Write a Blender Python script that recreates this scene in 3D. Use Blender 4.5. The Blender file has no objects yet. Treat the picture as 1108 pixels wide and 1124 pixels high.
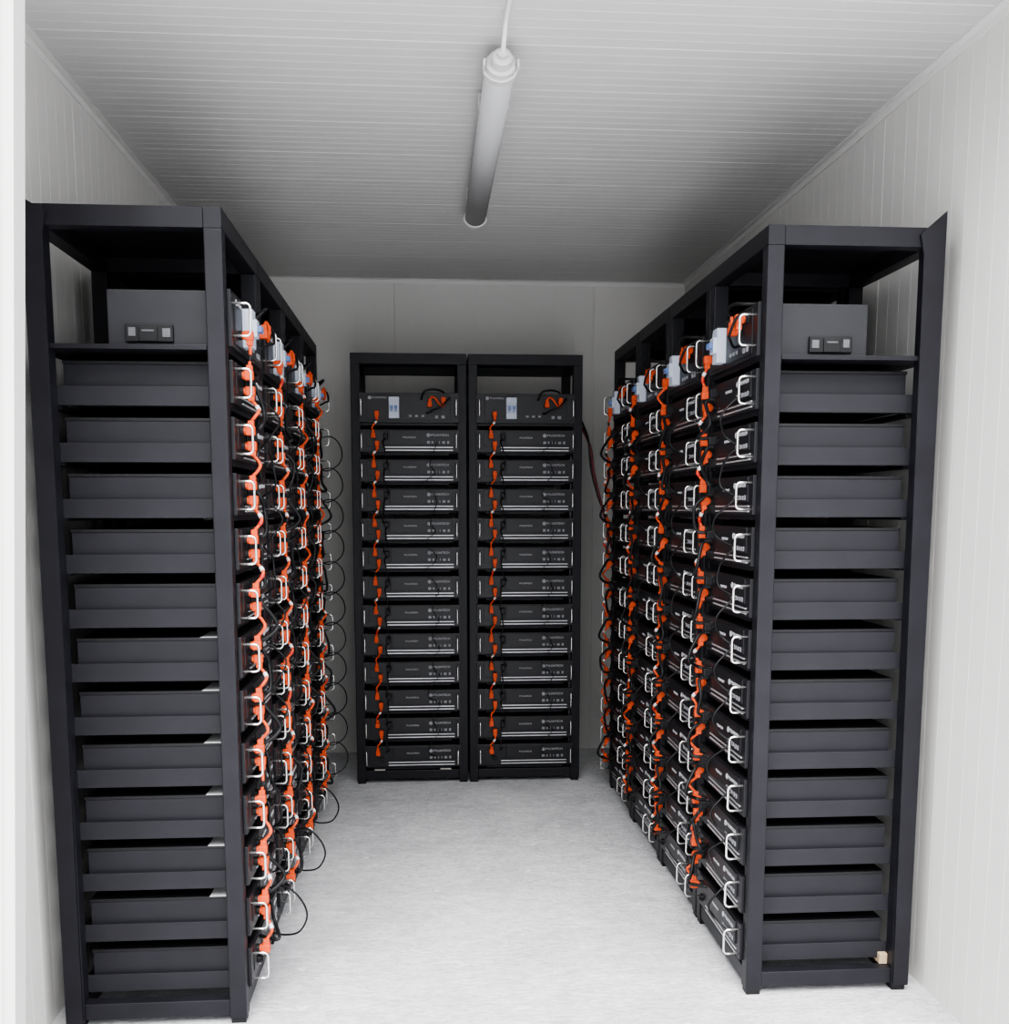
import bpy, bmesh, math, random
from mathutils import Vector, Matrix, Euler
R = math.radians
S = bpy.context.scene
COL = S.collection
rng = random.Random(7)
try:
    S.view_settings.look = 'AgX - Medium High Contrast'
except Exception:
    pass

# ---------------- materials ----------------
def mat(name, col, rough=0.5, metal=0.0, noise=0.0, nscale=20.0, bump=0.0, bscale=200.0, stretch=(1,1,1), coat=0.0, spec=0.5):
    m = bpy.data.materials.new(name); m.use_nodes = True
    nt = m.node_tree; b = nt.nodes["Principled BSDF"]
    b.inputs["Base Color"].default_value = (*col, 1)
    b.inputs["Roughness"].default_value = rough
    b.inputs["Metallic"].default_value = metal
    b.inputs["Specular IOR Level"].default_value = spec
    if coat: b.inputs["Coat Weight"].default_value = coat
    tc = nt.nodes.new("ShaderNodeTexCoord"); mp = nt.nodes.new("ShaderNodeMapping")
    mp.inputs["Scale"].default_value = stretch
    nt.links.new(tc.outputs["Object"], mp.inputs["Vector"])
    if noise:
        n = nt.nodes.new("ShaderNodeTexNoise"); n.inputs["Scale"].default_value = nscale; n.inputs["Detail"].default_value = 6
        r = nt.nodes.new("ShaderNodeValToRGB")
        r.color_ramp.elements[0].position = 0.3; r.color_ramp.elements[1].position = 0.7
        r.color_ramp.elements[0].color = (*[c*(1-noise) for c in col], 1)
        r.color_ramp.elements[1].color = (*[min(1, c*(1+noise)) for c in col], 1)
        nt.links.new(mp.outputs[0], n.inputs["Vector"]); nt.links.new(n.outputs["Fac"], r.inputs["Fac"])
        nt.links.new(r.outputs["Color"], b.inputs["Base Color"])
    if bump:
        n2 = nt.nodes.new("ShaderNodeTexNoise"); n2.inputs["Scale"].default_value = bscale; n2.inputs["Detail"].default_value = 5
        bp = nt.nodes.new("ShaderNodeBump"); bp.inputs["Strength"].default_value = bump; bp.inputs["Distance"].default_value = 0.004
        nt.links.new(mp.outputs[0], n2.inputs["Vector"]); nt.links.new(n2.outputs["Fac"], bp.inputs["Height"])
        nt.links.new(bp.outputs[0], b.inputs["Normal"])
    return m

M_PANEL = mat("white_sandwich_panel", (0.615, 0.605, 0.58), 0.6, noise=0.02, nscale=3, spec=0.3)
M_CEIL = mat("ceiling_panel", (0.54, 0.535, 0.525), 0.6, noise=0.03, nscale=2, spec=0.25)
M_TRIM = mat("white_trim", (0.66, 0.655, 0.635), 0.5, spec=0.3)
M_RACK = mat("rack_black_paint", (0.0088, 0.0086, 0.0115), 0.45, noise=0.2, nscale=12, spec=0.26)
M_BODY = mat("module_case_grey", (0.0130, 0.0128, 0.0160), 0.55, noise=0.12, nscale=9, spec=0.25)
M_CASE2 = mat("control_unit_case_grey", (0.023, 0.023, 0.026), 0.5, noise=0.1, nscale=9, spec=0.25)
M_LID = mat("module_lid_black", (0.007, 0.007, 0.0085), 0.5, spec=0.3)
M_FACE = mat("module_front_black", (0.0105, 0.0105, 0.0125), 0.42, spec=0.35)
M_CHROME = mat("handle_metal", (0.86, 0.85, 0.82), 0.22, metal=0.9)
M_SILVER = mat("silver_strip", (0.58, 0.58, 0.60), 0.35, metal=0.6)
M_ORANGE = mat("orange_plastic", (0.58, 0.075, 0.020), 0.55, spec=0.3)
M_RED = mat("red_sleeve", (0.45, 0.02, 0.015), 0.45)
M_DRED = mat("dark_red_cable", (0.10, 0.010, 0.012), 0.45)
M_WHITE = mat("white_plastic", (0.72, 0.72, 0.72), 0.4)
M_BLUE = mat("pale_blue_plastic", (0.46, 0.50, 0.58), 0.4)
M_DBLUE = mat("blue_plastic", (0.10, 0.16, 0.33), 0.4)
M_BLACK = mat("black_rubber", (0.006, 0.006, 0.007), 0.5, spec=0.3)
M_PRINT = mat("pale_print", (0.42, 0.42, 0.44), 0.6)
M_PORT = mat("port_grey", (0.20, 0.20, 0.215), 0.4)
M_RIM = mat("socket_rim_grey", (0.085, 0.085, 0.09), 0.4)
M_TUBE = mat("grey_diffuser", (0.40, 0.40, 0.405), 0.45, coat=0.1)
M_CAP = mat("lamp_cap_grey", (0.58, 0.57, 0.555), 0.5)
M_CABLEW = mat("white_cable", (0.7, 0.7, 0.68), 0.5)
M_WOOD = mat("raw_wood", (0.36, 0.27, 0.17), 0.7, noise=0.2, nscale=40)
M_PALEW = mat("pale_offcut", (0.55, 0.52, 0.46), 0.7, noise=0.1, nscale=40)

def floor_mat():
    m = mat("worn_concrete", (0.66, 0.66, 0.65), 0.85, spec=0.25)
    nt = m.node_tree; b = nt.nodes["Principled BSDF"]
    L = nt.links.new
    tc = nt.nodes.new("ShaderNodeTexCoord")
    mp = nt.nodes.new("ShaderNodeMapping"); mp.inputs["Scale"].default_value = (2.4, 4.2, 1)
    mp.inputs["Rotation"].default_value = (0, 0, R(8))
    L(tc.outputs["Object"], mp.inputs["Vector"])
    def noise(scale, det, rough, vec, dist=0.0):
        n = nt.nodes.new("ShaderNodeTexNoise"); n.inputs["Scale"].default_value = scale; n.inputs["Detail"].default_value = det
        n.inputs["Roughness"].default_value = rough; n.inputs["Distortion"].default_value = dist
        L(vec, n.inputs["Vector"]); return n.outputs["Fac"]
    def ramp(fac, p0, c0, p1, c1):
        r = nt.nodes.new("ShaderNodeValToRGB")
        r.color_ramp.elements[0].position = p0; r.color_ramp.elements[0].color = (c0, c0, min(1, c0*1.01), 1)
        r.color_ramp.elements[1].position = p1; r.color_ramp.elements[1].color = (c1, c1, min(1, c1*1.015), 1)
        L(fac, r.inputs["Fac"]); return r.outputs["Color"]
    def mul(a, b_):
        mx = nt.nodes.new("ShaderNodeMix"); mx.data_type = 'RGBA'; mx.blend_type = 'MULTIPLY'; mx.inputs[0].default_value = 1
        L(a, mx.inputs[6]); L(b_, mx.inputs[7]); return mx.outputs[2]
    c1 = ramp(noise(5, 14, 0.75, mp.outputs[0], 0.5), 0.36, 0.66, 0.60, 0.86)
    c2 = ramp(noise(2.4, 9, 0.65, tc.outputs["Object"], 0.6), 0.40, 0.86, 0.58, 1.0)
    c3 = ramp(noise(45, 6, 0.7, tc.outputs["Object"]), 0.36, 0.84, 0.58, 1.0)
    col = mul(mul(c1, c2), c3)
    v = nt.nodes.new("ShaderNodeTexVoronoi"); v.inputs["Scale"].default_value = 8
    nd = nt.nodes.new("ShaderNodeTexNoise"); nd.inputs["Scale"].default_value = 30
    L(tc.outputs["Object"], nd.inputs["Vector"])
    mxv = nt.nodes.new("ShaderNodeMix"); mxv.data_type = 'RGBA'; mxv.blend_type = 'ADD'; mxv.inputs[0].default_value = 0.08
    L(tc.outputs["Object"], mxv.inputs[6]); L(nd.outputs["Color"], mxv.inputs[7])
    L(mxv.outputs[2], v.inputs["Vector"])
    sp = ramp(v.outputs["Distance"], 0.08, 1.0, 0.15, 0.0)
    ma = nt.nodes.new("ShaderNodeMath"); ma.operation = 'GREATER_THAN'; ma.inputs[1].default_value = 0.52
    L(noise(5, 3, 0.5, tc.outputs["Object"]), ma.inputs[0])
    mm = nt.nodes.new("ShaderNodeMath"); mm.operation = 'MULTIPLY'
    L(sp, mm.inputs[0]); L(ma.outputs[0], mm.inputs[1])
    mx2 = nt.nodes.new("ShaderNodeMix"); mx2.data_type = 'RGBA'
    L(mm.outputs[0], mx2.inputs[0]); L(col, mx2.inputs[6]); mx2.inputs[7].default_value = (0.9, 0.9, 0.9, 1)
    L(mx2.outputs[2], b.inputs["Base Color"])
    bp = nt.nodes.new("ShaderNodeBump"); bp.inputs["Strength"].default_value = 0.9; bp.inputs["Distance"].default_value = 0.02
    L(noise(14, 12, 0.75, mp.outputs[0], 0.3), bp.inputs["Height"]); L(bp.outputs[0], b.inputs["Normal"])
    return m
M_FLOOR = floor_mat()

# ---------------- mesh helpers ----------------
def finish(bm, name, m, smooth=False):
    bmesh.ops.recalc_face_normals(bm, faces=bm.faces)
    me = bpy.data.meshes.new(name); bm.to_mesh(me); bm.free()
    me.materials.append(m)
    if smooth:
        for p in me.polygons: p.use_smooth = len(p.vertices) == 4
    return me

def add_box(bm, x0, x1, y0, y1, z0, z1, bev=0.0):
    t = bmesh.new()
    bmesh.ops.create_cube(t, size=1)
    for v in t.verts:
        v.co = Vector(((x0+x1)/2 + v.co.x*(x1-x0), (y0+y1)/2 + v.co.y*(y1-y0), (z0+z1)/2 + v.co.z*(z1-z0)))
    if bev: bmesh.ops.bevel(t, geom=list(t.edges), offset=bev, segments=2, affect='EDGES', profile=0.5)
    me = bpy.data.meshes.new("tmp"); t.to_mesh(me); t.free()
    bm.from_mesh(me); bpy.data.meshes.remove(me)

def boxes(name, lst, m, bev=0.0):
    bm = bmesh.new()
    for b in lst: add_box(bm, *b, bev=bev)
    return finish(bm, name, m)

def prism_x(name, yz, x0, x1, m):
    bm = bmesh.new()
    A = [bm.verts.new((x0, y, z)) for y, z in yz]; B = [bm.verts.new((x1, y, z)) for y, z in yz]
    bm.faces.new(A); bm.faces.new(B[::-1])
    n = len(yz)
    for i in range(n): bm.faces.new((A[i], A[(i+1) % n], B[(i+1) % n], B[i]))
    return finish(bm, name, m)

def smooth_pts(P, n=6, closed=False):
    P = [Vector(p) for p in P]
    if len(P) < 3: return P
    Q = [2*P[0]-P[1]] + P + [2*P[-1]-P[-2]]
    out = []
    for i in range(1, len(Q)-2):
        a, b, c, d = Q[i-1], Q[i], Q[i+1], Q[i+2]
        for k in range(n):
            t = k/n
            out.append(0.5*((2*b)+(c-a)*t+(2*a-5*b+4*c-d)*t*t+(3*b-a-3*c+d)*t**3))
    out.append(P[-1]); return out

def sweep(bm, pts, rad, segs=8):
    pts = [Vector(p) for p in pts]
    rads = rad if isinstance(rad, (list, tuple)) else [rad]*len(pts)
    rings = []; nrm = None
    for i, p in enumerate(pts):
        if i == 0: t = pts[1]-pts[0]
        elif i == len(pts)-1: t = pts[-1]-pts[-2]
        else: t = (pts[i+1]-pts[i]).normalized() + (pts[i]-pts[i-1]).normalized()
        t = t.normalized() if t.length > 1e-9 else Vector((0,0,1))
        if nrm is None:
            up = Vector((0, 0, 1)) if abs(t.z) < 0.9 else Vector((1, 0, 0))
            nrm = t.cross(up).normalized()
        else:
            nrm = (nrm - t*nrm.dot(t)).normalized()
        bn = t.cross(nrm)
        rings.append([bm.verts.new(p + rads[i]*(math.cos(2*math.pi*k/segs)*nrm + math.sin(2*math.pi*k/segs)*bn)) for k in range(segs)])
    for a, b in zip(rings, rings[1:]):
        for k in range(segs):
            bm.faces.new((a[k], a[(k+1) % segs], b[(k+1) % segs], b[k]))
    bm.faces.new(rings[0][::-1]); bm.faces.new(rings[-1])

def tube(name, P, r, m, segs=8, sm=0):
    bm = bmesh.new()
    sweep(bm, smooth_pts(P, sm) if sm else P, r, segs)
    return finish(bm, name, m, smooth=True)

def text_mesh(name, body, size, loc, m, alignx='LEFT'):
    cu = bpy.data.curves.new(name, 'FONT'); cu.body = body; cu.size = size; cu.extrude = 0.0004
    cu.align_x = alignx; cu.align_y = 'CENTER'; cu.resolution_u = 2
    ob = bpy.data.objects.new("tmp_text", cu); COL.objects.link(ob)
    dg = bpy.context.evaluated_depsgraph_get()
    me = bpy.data.meshes.new_from_object(ob.evaluated_get(dg))
    bpy.data.objects.remove(ob); bpy.data.curves.remove(cu)
    me.transform(Matrix.Translation(loc) @ Matrix.Rotation(R(90), 4, 'X'))
    me.name = name; me.materials.clear(); me.materials.append(m)
    return me

def ob(name, data=None, parent=None, loc=None, mtx=None, label=None, category=None, kind=None, group=None):
    o = bpy.data.objects.new(name, data)
    COL.objects.link(o)
    if parent is not None: o.parent = parent
    if mtx is not None: o.matrix_local = mtx
    if loc is not None: o.location = loc
    if label: o["label"] = label
    if category: o["category"] = category
    if kind: o["kind"] = kind
    if group: o["group"] = group
    if data is None: o.empty_display_size = 0.05
    return o

# ---------------- dimensions ----------------
XL, XR, YB, YF, HC = -1.02, 1.42, 5.85, 2.3, 2.59
W, D, H = 0.555, 0.47, 2.105
PITCH, Z0 = 0.141, 0.085
NM = 12
ZC = Z0 + PITCH*NM   # controller shelf

# ---------------- room ----------------
def grooved(name, u0, u1, v0, v1, fn, m, pitch=0.1, gw=0.008, gd=0.004, th=0.06, off=0.03, big=10, bs=1.8, phase=0):
    prof = [(u0, 0)]
    u = u0+off; i = 0
    while u < u1-gw:
        isb = (i % big == phase)
        w = gw*(bs if isb else 1); d = gd*(bs if isb else 1)
        prof += [(u-w/2, 0), (u-w*0.15, d), (u+w*0.15, d), (u+w/2, 0)]
        u += pitch; i += 1
    prof += [(u1, 0)]
    bm = bmesh.new()
    A = [bm.verts.new(fn(u, d, v0)) for u, d in prof]
    B = [bm.verts.new(fn(u, d, v1)) for u, d in prof]
    A2 = [bm.verts.new(fn(u, th, v0)) for u, d in prof]
    B2 = [bm.verts.new(fn(u, th, v1)) for u, d in prof]
    for i in range(len(prof)-1):
        bm.faces.new((A[i], A[i+1], B[i+1], B[i]))
        bm.faces.new((A2[i], A2[i+1], B2[i+1], B2[i]))
        bm.faces.new((A[i], A[i+1], A2[i+1], A2[i]))
        bm.faces.new((B[i], B[i+1], B2[i+1], B2[i]))
    bm.faces.new((A[0], B[0], B2[0], A2[0])); bm.faces.new((A[-1], B[-1], B2[-1], A2[-1]))
    o = ob(name, finish(bm, name, m), kind="structure")
    return o

o = grooved("wall_left", YF, YB, 0, HC, lambda u, d, v: (XL-d, u, v), M_PANEL, pitch=0.075, gw=0.0035, gd=0.0006, big=13, bs=2.4); o["label"] = "white ribbed sandwich panel side wall"; o["category"] = "wall"
o = grooved("wall_right", YF, YB, 0, HC, lambda u, d, v: (XR+d, u, v), M_PANEL, pitch=0.075, gw=0.0035, gd=0.0006, big=13, bs=2.4); o["label"] = "white ribbed sandwich panel side wall"; o["category"] = "wall"
o = grooved("wall_back", XL-0.06, XR+0.06, 0, HC, lambda u, d, v: (u, YB+d, v), M_PANEL, pitch=0.109, gw=0.003, gd=0.0005, off=0.038, big=10, bs=4, phase=8); o["label"] = "white sandwich panel end wall"; o["category"] = "wall"
o = grooved("wall_front", -1.9, -0.847, -0.02, HC+0.06, lambda u, d, v: (u+0.055*(v-1.38), YF-0.06+d, v), M_PANEL, pitch=0.1, gw=0.005, gd=0.002, off=0.03, th=0.06); o["label"] = "white panel beside the open doorway"; o["category"] = "wall"
o = grooved("ceiling", YF, YB+0.06, XL-0.06, XR+0.06, lambda u, d, v: (v, u, HC+d), M_CEIL, pitch=0.05, gw=0.004, gd=0.0006, big=6, bs=2.2); o["label"] = "white ribbed panel ceiling"; o["category"] = "ceiling"
ob("floor", boxes("floor", [(XL-0.06, XR+0.06, YF-0.06, YB+0.06, -0.06, 0)], M_FLOOR), kind="structure", label="rough pale concrete floor", category="floor")
ob("ground", boxes("ground", [(-8, 8, -9, YF-0.06, -0.10, -0.02)], M_FLOOR), kind="structure", label="pale concrete ground outside the doorway", category="ground")
t = 0.024
ob("trim_1", boxes("trim_1", [(XL, XL+t, YF, YB, HC-0.004, HC-0.0005), (XL, XL+0.004, YF, YB, HC-t, HC-0.004)], M_TRIM), kind="structure", label="white corner trim", category="trim")
ob("trim_2", boxes("trim_2", [(XR-t, XR, YF, YB, HC-0.004, HC-0.0005), (XR-0.004, XR, YF, YB, HC-t, HC-0.004)], M_TRIM), kind="structure", label="white corner trim", category="trim")
ob("trim_3", boxes("trim_3", [(XL+t, XR-t, YB-t, YB, HC-0.004, HC-0.0005), (XL+0.004, XR-0.004, YB-0.004, YB, HC-t, HC-0.004)], M_TRIM), kind="structure", label="white corner trim", category="trim")

# ---------------- ceiling lamp ----------------
LX, LZ, LY0, LY1, LR = 0.205, HC-0.058, 2.93, 4.44, 0.039
lamp = ob("ceiling_lamp", loc=(LX, (LY0+LY1)/2, HC), label="long grey tubular weatherproof lamp, switched off, under the ceiling", category="lamp")
hl = (LY1-LY0)/2
LC = -0.058
def squash(me):
    for v in me.vertices:
        v.co.x *= 1.06
        if v.co.z < LC: v.co.z = LC + (v.co.z-LC)*0.8
    return me
ob("diffuser", squash(tube("diffuser", [(0, -hl, LC), (0, hl, LC)], LR, M_TUBE, 36)), lamp)
def cap(s):
    bm = bmesh.new()
    y = s*hl
    sweep(bm, [(0, y-s*0.040, LC), (0, y-s*0.037, LC), (0, y-s*0.010, LC), (0, y-s*0.008, LC), (0, y+s*0.018, LC), (0, y+s*0.024, LC), (0, y+s*0.060, LC), (0, y+s*0.065, LC)],
          [LR+0.001, LR+0.0045, LR+0.0045, LR+0.0005, LR-0.002, LR-0.010, LR-0.014, LR-0.019], 32)
    for sx in (-1, 1):
        add_box(bm, sx*(LR+0.003)-0.003, sx*(LR+0.003)+0.003, y-0.030, y+0.010, LC-0.010, LC+0.010, bev=0.001)
    sweep(bm, [(0, y+s*0.055, LC), (0, y+s*0.090, LC)], 0.013, 16)
    return squash(finish(bm, "end_cap", M_CAP, smooth=False))
ob("end_cap", cap(-1), lamp); ob("end_cap", cap(1), lamp)
ob("gear_tray", boxes("gear_tray", [(-0.024, 0.024, -hl+0.06, hl-0.06, -0.034, -0.0175)], M_CAP, 0.002), lamp)
for yy in (-hl*0.6, hl*0.6):
    ob("mounting_clip", boxes("mounting_clip", [(-0.02, 0.02, yy-0.012, yy+0.012, -0.0175, -0.0005),
                                             (-0.0445, 0.0445, yy-0.010, yy+0.010, -0.021, -0.0175), (-0.0445, -0.042, yy-0.010, yy+0.010, LC, -0.018), (0.042, 0.0445, yy-0.010, yy+0.010, LC, -0.018)], M_CAP, 0.0005), lamp, label="metal mounting clip")
ob("supply_cable", tube("supply_cable", [(LX, LY0-0.088, LZ), (LX, LY0-0.11, LZ+0.01), (LX+0.002, LY0-0.17, HC-0.012), (LX+0.004, LY0-0.3, HC-0.008), (LX+0.004, YF+0.01, HC-0.008)], 0.006, M_CABLEW, 10, 6),
   label="pale electrical cable clipped along the ceiling", category="cable")

# ---------------- rack ----------------
pw = 0.045
def rack_parts():
    P = []
    post = boxes("post", [(0, pw, 0, pw, 0.014, H-0.05)], M_RACK, 0.003)
    foot = boxes("foot", [(0.003, pw-0.003, 0.003, pw-0.003, 0, 0.015)], M_BLACK, 0.001)
    for x in (-W/2, W/2-pw):
        for y in (0, D-pw):
            P.append(("post", post, (x, y, 0))); P.append(("foot", foot, (x, y, 0)))
    top = boxes("top_frame", [(-W/2, W/2, 0, pw, H-0.05, H), (-W/2, W/2, D-pw, D, H-0.05, H),
                              (-W/2, -W/2+pw, pw, D-pw, H-0.05, H), (W/2-pw, W/2, pw, D-pw, H-0.05, H)], M_RACK, 0.002)
    P.append(("top_frame", top, None))
    P.append(("top_panel", boxes("top_panel", [(-W/2+pw, W/2-pw, pw, D-pw, H-0.012, H-0.004)], M_RACK), None))
    base = boxes("base_frame", [(-W/2+pw, W/2-pw, 0.004, pw-0.004, 0.022, 0.066), (-W/2+pw, W/2-pw, D-pw+0.004, D-0.004, 0.022, 0.066),
                                (-W/2+0.004, -W/2+pw-0.004, pw, D-pw, 0.022, 0.066), (W/2-pw+0.004, W/2-0.004, pw, D-pw, 0.022, 0.066)], M_RACK, 0.002)
    P.append(("base_frame", base, None))
    xi = W/2-pw
    sh = boxes("shelf", [(xi-0.004, xi, 0.001, D-0.001, -0.004, 0.044), (-xi, -xi+0.004, 0.001, D-0.001, -0.004, 0.044),
                         (xi-0.04, xi-0.004, 0.001, D-0.001, -0.004, 0), (-xi+0.004, -xi+0.04, 0.001, D-0.001, -0.004, 0),
                         (-xi+0.04, xi-0.04, 0.004, 0.03, -0.012, 0), (-xi+0.04, xi-0.04, D-0.04, D-0.01, -0.012, 0)], M_BODY, 0.0008)
    for i in range(NM): P.append(("shelf", sh, (0, 0, Z0+PITCH*i)))
    sp = boxes("shelf_plate", [(-W/2+0.002, W/2-0.002, pw+0.001, D-pw-0.001, -0.012, 0), (-xi, xi, 0.001, pw, -0.012, 0), (-xi, xi, D-pw, D, -0.012, 0)], M_RACK, 0.001)
    P.append(("shelf", sp, (0, 0, ZC)))
    return P
RACK = rack_parts()

def d_handle(h0, h1, out, r=0.0031):
    c = 0.012; P = [(0, 0, h0)]
    def arc(cy, cz, a0, a1):
        return [(0, cy+c*math.cos(a0+(a1-a0)*k/5), cz+c*math.sin(a0+(a1-a0)*k/5)) for k in range(6)]
    P += arc(-out+c, h0+c, -math.pi/2, -math.pi)
    P += arc(-out+c, h1-c, math.pi, math.pi/2)
    P += [(0, 0, h1)]
    return tube("handle", P, r, M_CHROME, 10)
HANDLE = d_handle(0.018, 0.090, 0.042)
CH_HANDLE = d_handle(0.03, 0.110, 0.045)

def terminal():
    bm = bmesh.new()
    sweep(bm, [(0, -0.0, 0), (0, -0.012, 0)], 0.012, 16); sweep(bm, [(0, -0.01, 0), (0, -0.018, 0)], 0.008, 12)
    return finish(bm, "terminal", M_BLACK)
TERM = terminal()

def emblem(x, z, r=0.0075, y=-0.0168):
    bm = bmesh.new()
    pts = [(x+r*math.cos(a), y, z+r*math.sin(a)) for a in [2*math.pi*i/20 for i in range(21)]]
    sweep(bm, pts, 0.0013, 5)
    add_box(bm, x-0.0035, x+0.0035, y-0.0007, y+0.0012, z-0.0035, z+0.0035)
    return finish(bm, "emblem", M_PRINT)

def port(x0, x1, z0, z1, y=-0.014):
    return ("port", boxes("port", [(x0, x1, y-0.0035, y, z0, z1)], M_PORT, 0.0008), None, "small grey port")

TA = (-0.170, 0.080)   # upper terminal (x, z)
TB = (-0.152, 0.042)   # lower terminal

def module_parts():
    P = []
    P.append(("body", boxes("body", [(-0.215, 0.215, 0.0, 0.415, 0, 0.100)], M_BODY, 0.002), None, None))
    P.append(("lid", boxes("lid", [(-0.2165, 0.2165, 0.0, 0.4165, 0.100, 0.108)], M_LID, 0.001), None, "black folded metal lid"))
    P.append(("front_panel", boxes("front_panel", [(-0.24, 0.24, -0.010, 0, 0.003, 0.110), (-0.095, 0.205, -0.015, -0.009, 0.038, 0.106), (-0.205, -0.1, -0.013, -0.009, 0.03, 0.106)], M_FACE, 0.0015), None, None))
    P.append(("handle", HANDLE, (-0.226, -0.010, 0), "bent chrome handle"))
    P.append(("handle", HANDLE, (0.226, -0.010, 0), "bent chrome handle"))
    for z in (0.010, 0.024):
        P.append(("trim_strip", boxes("trim_strip", [(-0.12, 0.21, -0.0135, -0.009, z, z+0.004)], M_SILVER, 0.0006), None, "thin silver strip"))
    P.append(("terminal", TERM, (TA[0], -0.010, TA[1]), None))
    P.append(("terminal", TERM, (TB[0], -0.010, TB[1]), None))
    for a in ((0.085, 0.099, 0.043, 0.056), (0.107, 0.116, 0.044, 0.055), (0.126, 0.131, 0.043, 0.056), (0.143, 0.147, 0.044, 0.055), (0.158, 0.172, 0.043, 0.055), (0.182, 0.192, 0.043, 0.056)):
        P.append(port(*a))
    P.append(("emblem", emblem(0.092, 0.083), None, "round printed emblem"))
    P.append(("lettering", text_mesh("lettering", "PYLONTECH", 0.0150, (0.104, -0.0158, 0.083), M_PRINT), None, "white printed lettering"))
    P.append(("lettering", text_mesh("lettering", "PYLONTECH", 0.011, (-0.03, -0.0158, 0.072), M_PRINT), None, "small printed lettering"))
    return P
MOD = module_parts()

def plug_mesh(x, z, dz, m=None, y=-0.018):
    bm = bmesh.new()
    sweep(bm, [(x, y, z), (x, y-0.01, z)], 0.010, 12)
    add_box(bm, x-0.0105, x+0.0105, y-0.032, y-0.008, z-0.012, z+0.012, bev=0.003)
    s = 1 if dz > 0 else -1
    add_box(bm, x-0.0075, x+0.0075, y-0.030, y-0.014, min(z+s*0.011, z+dz), max(z+s*0.011, z+dz), bev=0.002)
    return finish(bm, "plug", m or M_ORANGE)

def controller_parts():
    P = []
    P.append(("body", boxes("body", [(-0.215, 0.215, 0.0, 0.30, 0, 0.142)], M_CASE2, 0.002), None, None))
    P.append(("front_panel", boxes("front_panel", [(-0.24, 0.24, -0.010, 0, 0.002, 0.142), (-0.2, 0.2, -0.013, -0.009, 0.012, 0.13)], M_FACE, 0.0015), None, None))
    P.append(("handle", CH_HANDLE, (-0.226, -0.010, 0), "bent chrome handle"))
    P.append(("handle", CH_HANDLE, (0.226, -0.010, 0), "bent chrome handle"))
    P.append(("breaker", boxes("breaker", [(-0.096, -0.046, -0.040, -0.012, 0.020, 0.120), (-0.092, -0.050, -0.050, -0.039, 0.048, 0.094)], M_BLUE, 0.002), None, "pale breaker body"))
    P.append(("breaker_lever", boxes("breaker_lever", [(-0.088, -0.074, -0.062, -0.049, 0.062, 0.078), (-0.086, -0.076, -0.0505, -0.0495, 0.052, 0.060)], M_DBLUE, 0.0005), None, "blue breaker lever"))
    P.append(("breaker_lever", boxes("breaker_lever", [(-0.068, -0.054, -0.062, -0.049, 0.062, 0.078), (-0.066, -0.056, -0.0505, -0.0495, 0.052, 0.060)], M_DBLUE, 0.0005), None, "blue breaker lever"))
    for i in range(3): P.append(port(0.0+0.03*i, 0.014+0.03*i, 0.028, 0.038, -0.0128))
    P.append(port(0.125, 0.140, 0.022, 0.036, -0.0128)); P.append(port(0.155, 0.172, 0.022, 0.036, -0.0128))
    P.append(("emblem", emblem(-0.186, 0.118, 0.007, -0.0145), None, "round printed emblem"))
    P.append(("lettering", text_mesh("lettering", "PYLONTECH", 0.012, (-0.175, -0.0136, 0.118), M_PRINT), None, "white printed lettering"))
    P.append(("terminal", TERM, (TB[0], -0.010, TB[1]), None))
    P.append(("terminal", TERM, (0.10, -0.012, 0.085), None))
    P.append(("terminal", TERM, (0.165, -0.012, 0.108), None))
    dy, dz = 0.026, 0.012
    for s in (-1, 1):
        def bx(x0, x1, y0, y1, z0, z1):
            return (min(s*x0, s*x1), max(s*x0, s*x1), y0+dy, y1+dy, z0+dz, z1+dz)
        P.append(("socket_block", boxes("socket_block", [bx(0.215, 0.2255, 0.112, 0.230, 0.001, 0.044), bx(0.215, 0.230, 0.150, 0.196, 0.001, 0.038)], M_BLACK, 0.002), None, None))
        for a, b_, z0, z1 in ((0.118, 0.138, 0.012, 0.034), (0.204, 0.222, 0.014, 0.036)):
            P.append(("socket_cover", boxes("socket_cover", [bx(0.2252, 0.2275, a, b_, z0, z1)], M_RIM, 0.001), None, "dull grey metal socket cover"))
        P.append(("socket_cover", boxes("socket_cover", [bx(0.2295, 0.231, 0.158, 0.188, 0.026, 0.030)], M_RIM, 0.0003), None, "small grey metal latch"))
    return P
CTRL = controller_parts()

PL_U = plug_mesh(TB[0], TB[1], -0.026); PL_L = plug_mesh(TA[0], TA[1]-PITCH, 0.026)
PL_B = plug_mesh(-0.112, 0.080, -0.022, M_BLACK, y=-0.010)
PVAR = []
for k in range(8):
    a = rng.uniform(-0.012, 0.010); b_ = rng.uniform(-0.010, 0.008); c = rng.uniform(-0.016, 0.004)
    zt, zb = TB[1]-0.024, TA[1]-PITCH+0.024
    pts = [(TB[0], -0.040, zt), (TB[0]+0.001+a*0.7, -0.043+c*0.6, zt-0.012), (-0.161+a, -0.046+c, (zt+zb)/2), (TA[0]+b_*0.6, -0.043+c*0.6, zb+0.012), (TA[0], -0.040, zb)]
    parts = [("cable", tube("cable", pts, 0.0042, M_ORANGE, 8, 5), None, None), ("plug", PL_U, None, None), ("plug", PL_L, None, None)]
    sp = smooth_pts(pts, 5)
    def sl(i, m, n=4, r=0.0056):
        return tube("sleeve", sp[i:i+n], r, m, 8)
    if k % 3 != 2: parts.append(("sleeve", sl(5+k % 2, M_WHITE), None, "white sleeve"))
    if k % 4 == 0: parts.append(("sleeve", sl(11, M_RED), None, "red sleeve"))
    if k % 4 == 1: parts.append(("sleeve", sl(10, M_BLACK, 6, 0.005), None, "black sleeve"))
    PVAR.append(parts)

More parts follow.
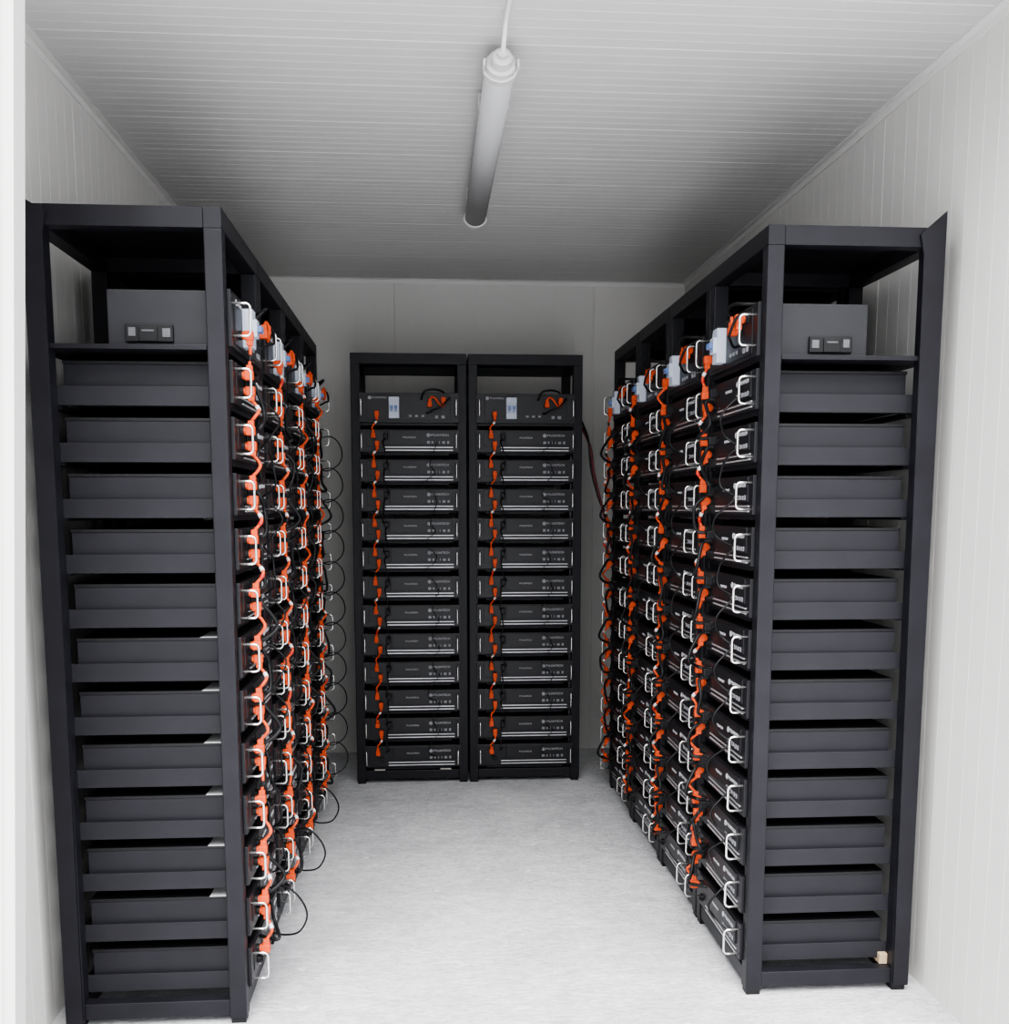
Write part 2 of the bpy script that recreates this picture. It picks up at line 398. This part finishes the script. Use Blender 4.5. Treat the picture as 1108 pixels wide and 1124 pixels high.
j = lambda s: rng.uniform(-s, s)
def sv(r, amp):
    return tube("data_cable", [(0.128, -0.016, 0.050), (0.126+j(.02)*amp, -0.042, 0.035+j(.01)), (0.095+j(.04)*amp, -0.062+j(.015), -0.01), (0.105+j(.04)*amp, -0.055+j(.01), -0.06), (0.128, -0.016, 0.050-PITCH)], r, M_BLACK, 6, 6)
SV = [sv(0.003, 1) for k in range(5)]
SVT = [sv(0.0018, 0.7) for k in range(4)]
def sv2(r, amp):
    return tube("data_cable", [(-0.112, -0.038, 0.064), (-0.115+j(.025)*amp, -0.05, 0.05), (-0.110+j(.045)*amp, -0.070+j(.025)*amp, -0.0+j(.02)), (-0.11+j(.04)*amp, -0.058+j(.02)*amp, -0.05), (-0.112, -0.010, 0.092-PITCH)], r, M_BLACK, 6, 6)
SV2 = [sv2(0.0055, 1) for k in range(7)]
SV2T = [sv2(0.0035, 0.5) for k in range(4)]
COMM_L = tube("data_cable", [(0.185, -0.016, 0.050), (0.20, -0.065, 0.056), (0.21, -0.100, 0.025), (0.212, -0.112, -0.025), (0.205, -0.095, -0.068), (0.195, -0.05, -0.096), (0.185, -0.016, 0.050-PITCH)], 0.0030, M_BLACK, 6, 6)
COMM_XL = tube("data_cable", [(0.05, -0.016, 0.030), (0.03, -0.07, 0.04), (0.02, -0.115, 0.0), (0.02, -0.13, -0.05), (0.03, -0.105, -0.10), (0.045, -0.06, -0.115), (0.06, -0.016, 0.030-PITCH)], 0.0030, M_BLACK, 6, 6)

def put(parts, root):
    for it in parts:
        name, me, loc = it[0], it[1], it[2]
        lab = it[3] if len(it) > 3 else None
        c = ob(name, me, root, label=lab)
        if loc is not None: c.location = loc

CC_PLUG1 = plug_mesh(0.10, 0.085, 0.026); CC_PLUG2 = plug_mesh(0.165, 0.108, -0.028)
CC_C1 = tube("cable", [(0.10, -0.040, 0.108), (0.112, -0.044, 0.120), (0.128, -0.048, 0.112), (0.142, -0.048, 0.092), (0.158, -0.042, 0.076), (0.165, -0.040, 0.080)], 0.0045, M_ORANGE, 8, 6)
CC_BLACK = tube("cable", [(0.06, -0.012, 0.11), (0.075, -0.045, 0.145), (0.12, -0.04, 0.155), (0.155, -0.02, 0.15), (0.17, 0.03, 0.1475)], 0.005, M_BLACK, 8, 6)
CC_BLACK2 = tube("cable", [(0.195, -0.012, 0.12), (0.19, -0.05, 0.11), (0.15, -0.06, 0.07), (0.12, -0.05, 0.06), (0.09, -0.03, 0.045), (0.085, -0.012, 0.05)], 0.004, M_BLACK, 8, 6)
GLINT = boxes("glint_patch", [(-0.2165, -0.08, 0.046, 0.100, 0.1081, 0.1087)], M_WHITE)  # white patch laid on the lid to imitate a bright glint of light

def column(base, ang, grp, end_loops=False, low_loops=False, glints=(), fin=None, thin=False):
    T = Matrix.Translation(base) @ Matrix.Rotation(ang, 4, 'Z')
    r = ob("battery_rack", mtx=T, label="tall black steel battery rack standing on the concrete floor", category="rack", group="black battery racks")
    put(RACK, r)
    if fin:
        sgn, ht, wd = fin
        x0, x1 = sorted((sgn*W/2, sgn*(W/2+0.010)))
        me = prism_x("corner_angle", [(0.427, 0.02), (D, 0.02), (D+0.002, ht), (D-wd, H-0.02), (D-wd*0.85, H-0.07)], x0, x1, M_RACK)
        ob("corner_angle", me, r, label="black steel angle on the rear post")
    for i in range(NM):
        m = ob("battery_module", mtx=T @ Matrix.Translation((0, 0, Z0+PITCH*i)),
               label="flat black battery module, chrome handles, white glint patch on its lid" if i in glints else "flat black battery module with chrome handles on a rack shelf", category="battery", group=grp)
        put(MOD, m)
        if i in glints: ob("glint_patch", GLINT, m, label="white patch imitating a bright glint on the lid")
    c = ob("battery_controller", mtx=T @ Matrix.Translation((0, 0, ZC)),
           label="dark control unit with breakers on the top rack shelf", category="control unit", group="battery controllers")
    put(CTRL, c)
    for i in range(1, NM+1):
        TT = T @ Matrix.Translation((0, 0, Z0+PITCH*i))
        p = ob("power_cable", mtx=TT, label="short orange power cable linking two stacked battery modules", category="cable", group="orange power cables")
        put(rng.choice(PVAR), p)
        if i < NM:
            big = low_loops and i == 1
            k = big or end_loops
            ob("data_cable", COMM_XL if big else (COMM_L if end_loops else rng.choice(SVT if thin else SV)), mtx=TT,
               label="black data cable in a wide loop between two modules" if k else "thin black data cable looping between two modules",
               category="cable", group="black data cables")
            d = ob("data_cable", rng.choice(SV2T if thin else SV2), mtx=TT, label="thin black data cable looping between two modules", category="cable", group="black data cables")
            ob("plug", PL_B, d)
    cc = ob("controller_cable", mtx=T @ Matrix.Translation((0, 0, ZC)), label="orange and black cables with plugs on the control unit front", category="cable", group="orange controller cables")
    for n, me, lab in (("cable", CC_C1, None), ("cable", CC_BLACK, "black cable"), ("cable", CC_BLACK2, "black cable"), ("plug", CC_PLUG1, None), ("plug", CC_PLUG2, None)):
        ob(n, me, cc, label=lab)

for i in range(4):
    column((-0.495, 2.71+W/2+i*(W+0.003), 0), R(90), "battery modules in the racks", end_loops=(i == 3), low_loops=(i in (0, 1, 2)),
           glints=(1, 2, 3, 4, 5, 6) if i == 0 else (), fin=(-1, 2.118, 0.055) if i == 0 else None)
for i in range(4):
    column((0.891, 2.77+W/2+i*(W+0.012), 0), R(-90), "battery modules in the racks", fin=(1, 2.145, 0.066) if i == 0 else None)
for i in range(2):
    column((-0.36+W/2+i*(W+0.008), 5.15, 0), 0, "battery modules in the end racks", thin=True)

# draped cable pair between the end rack and the side row
lc = ob("linking_cable", tube("linking_cable", [(0.762, 5.19, 1.79), (0.785, 5.13, 1.70), (0.80, 5.12, 1.56), (0.835, 5.10, 1.42), (0.872, 5.085, 1.33), (0.893, 5.06, 1.24)], 0.006, M_BLACK, 8, 6), label="dark cable draped between two racks", category="cable")
ob("cable", tube("cable", [(0.762, 5.18, 1.76), (0.795, 5.12, 1.66), (0.812, 5.11, 1.54), (0.85, 5.09, 1.38), (0.878, 5.075, 1.27), (0.893, 5.05, 1.18)], 0.006, M_DRED, 8, 6), lc, label="dark red cable")

ob("wood_block", boxes("wood_block", [(1.292, 1.316, 2.80, 2.85, 0.0665, 0.098)], M_WOOD, 0.002), label="small raw wood block wedged in the rack base", category="block")
for x in (-0.275, 0.055):
    ob("wood_block", boxes("wood_block", [(x, x+0.055, 5.157, 5.185, 0.0665, 0.0725+0.0005)], M_PALEW, 0.001), label="thin pale wood offcut under the lowest battery module", category="block", group="pale offcuts")

# ---------------- light ----------------
w = bpy.data.worlds.new("overcast_sky"); S.world = w; w.use_nodes = True
nt = w.node_tree; bg = nt.nodes["Background"]
tc = nt.nodes.new("ShaderNodeTexCoord"); sx = nt.nodes.new("ShaderNodeSeparateXYZ")
nt.links.new(tc.outputs["Generated"], sx.inputs[0])
mr = nt.nodes.new("ShaderNodeMapRange"); mr.inputs["From Min"].default_value = 0.0; mr.inputs["From Max"].default_value = 0.75
mr.inputs["To Min"].default_value = 1.85; mr.inputs["To Max"].default_value = 6.6
nt.links.new(sx.outputs["Z"], mr.inputs["Value"]); nt.links.new(mr.outputs[0], bg.inputs[1])
bg.inputs[0].default_value = (0.95, 0.965, 1.0, 1)
sl_ = bpy.data.lights.new("hazy_sun", 'SUN'); sl_.energy = 8.0; sl_.angle = R(45); sl_.color = (1.0, 0.985, 0.97)
so = bpy.data.objects.new("hazy_sun", sl_); COL.objects.link(so)
so.rotation_euler = Euler((R(34), 0, R(-6)), 'XYZ')

# ---------------- camera ----------------
cam = bpy.data.cameras.new("camera"); co = bpy.data.objects.new("camera", cam); COL.objects.link(co)
f = 1150.0; RW, RH = 1108.0, 1124.0
cam.sensor_fit = 'HORIZONTAL'; cam.sensor_width = 36
cam.lens = 36*f/RW
cx, cy = 554.0, 701.0
cam.shift_x = (RW/2-cx)/RW
cam.shift_y = (cy-RH/2)/RW
co.location = (0, 0, 1.38)
co.rotation_euler = Euler((R(90-7.2), 0, R(-4.2)), 'XYZ')
cam.clip_start = 0.05
S.camera = co
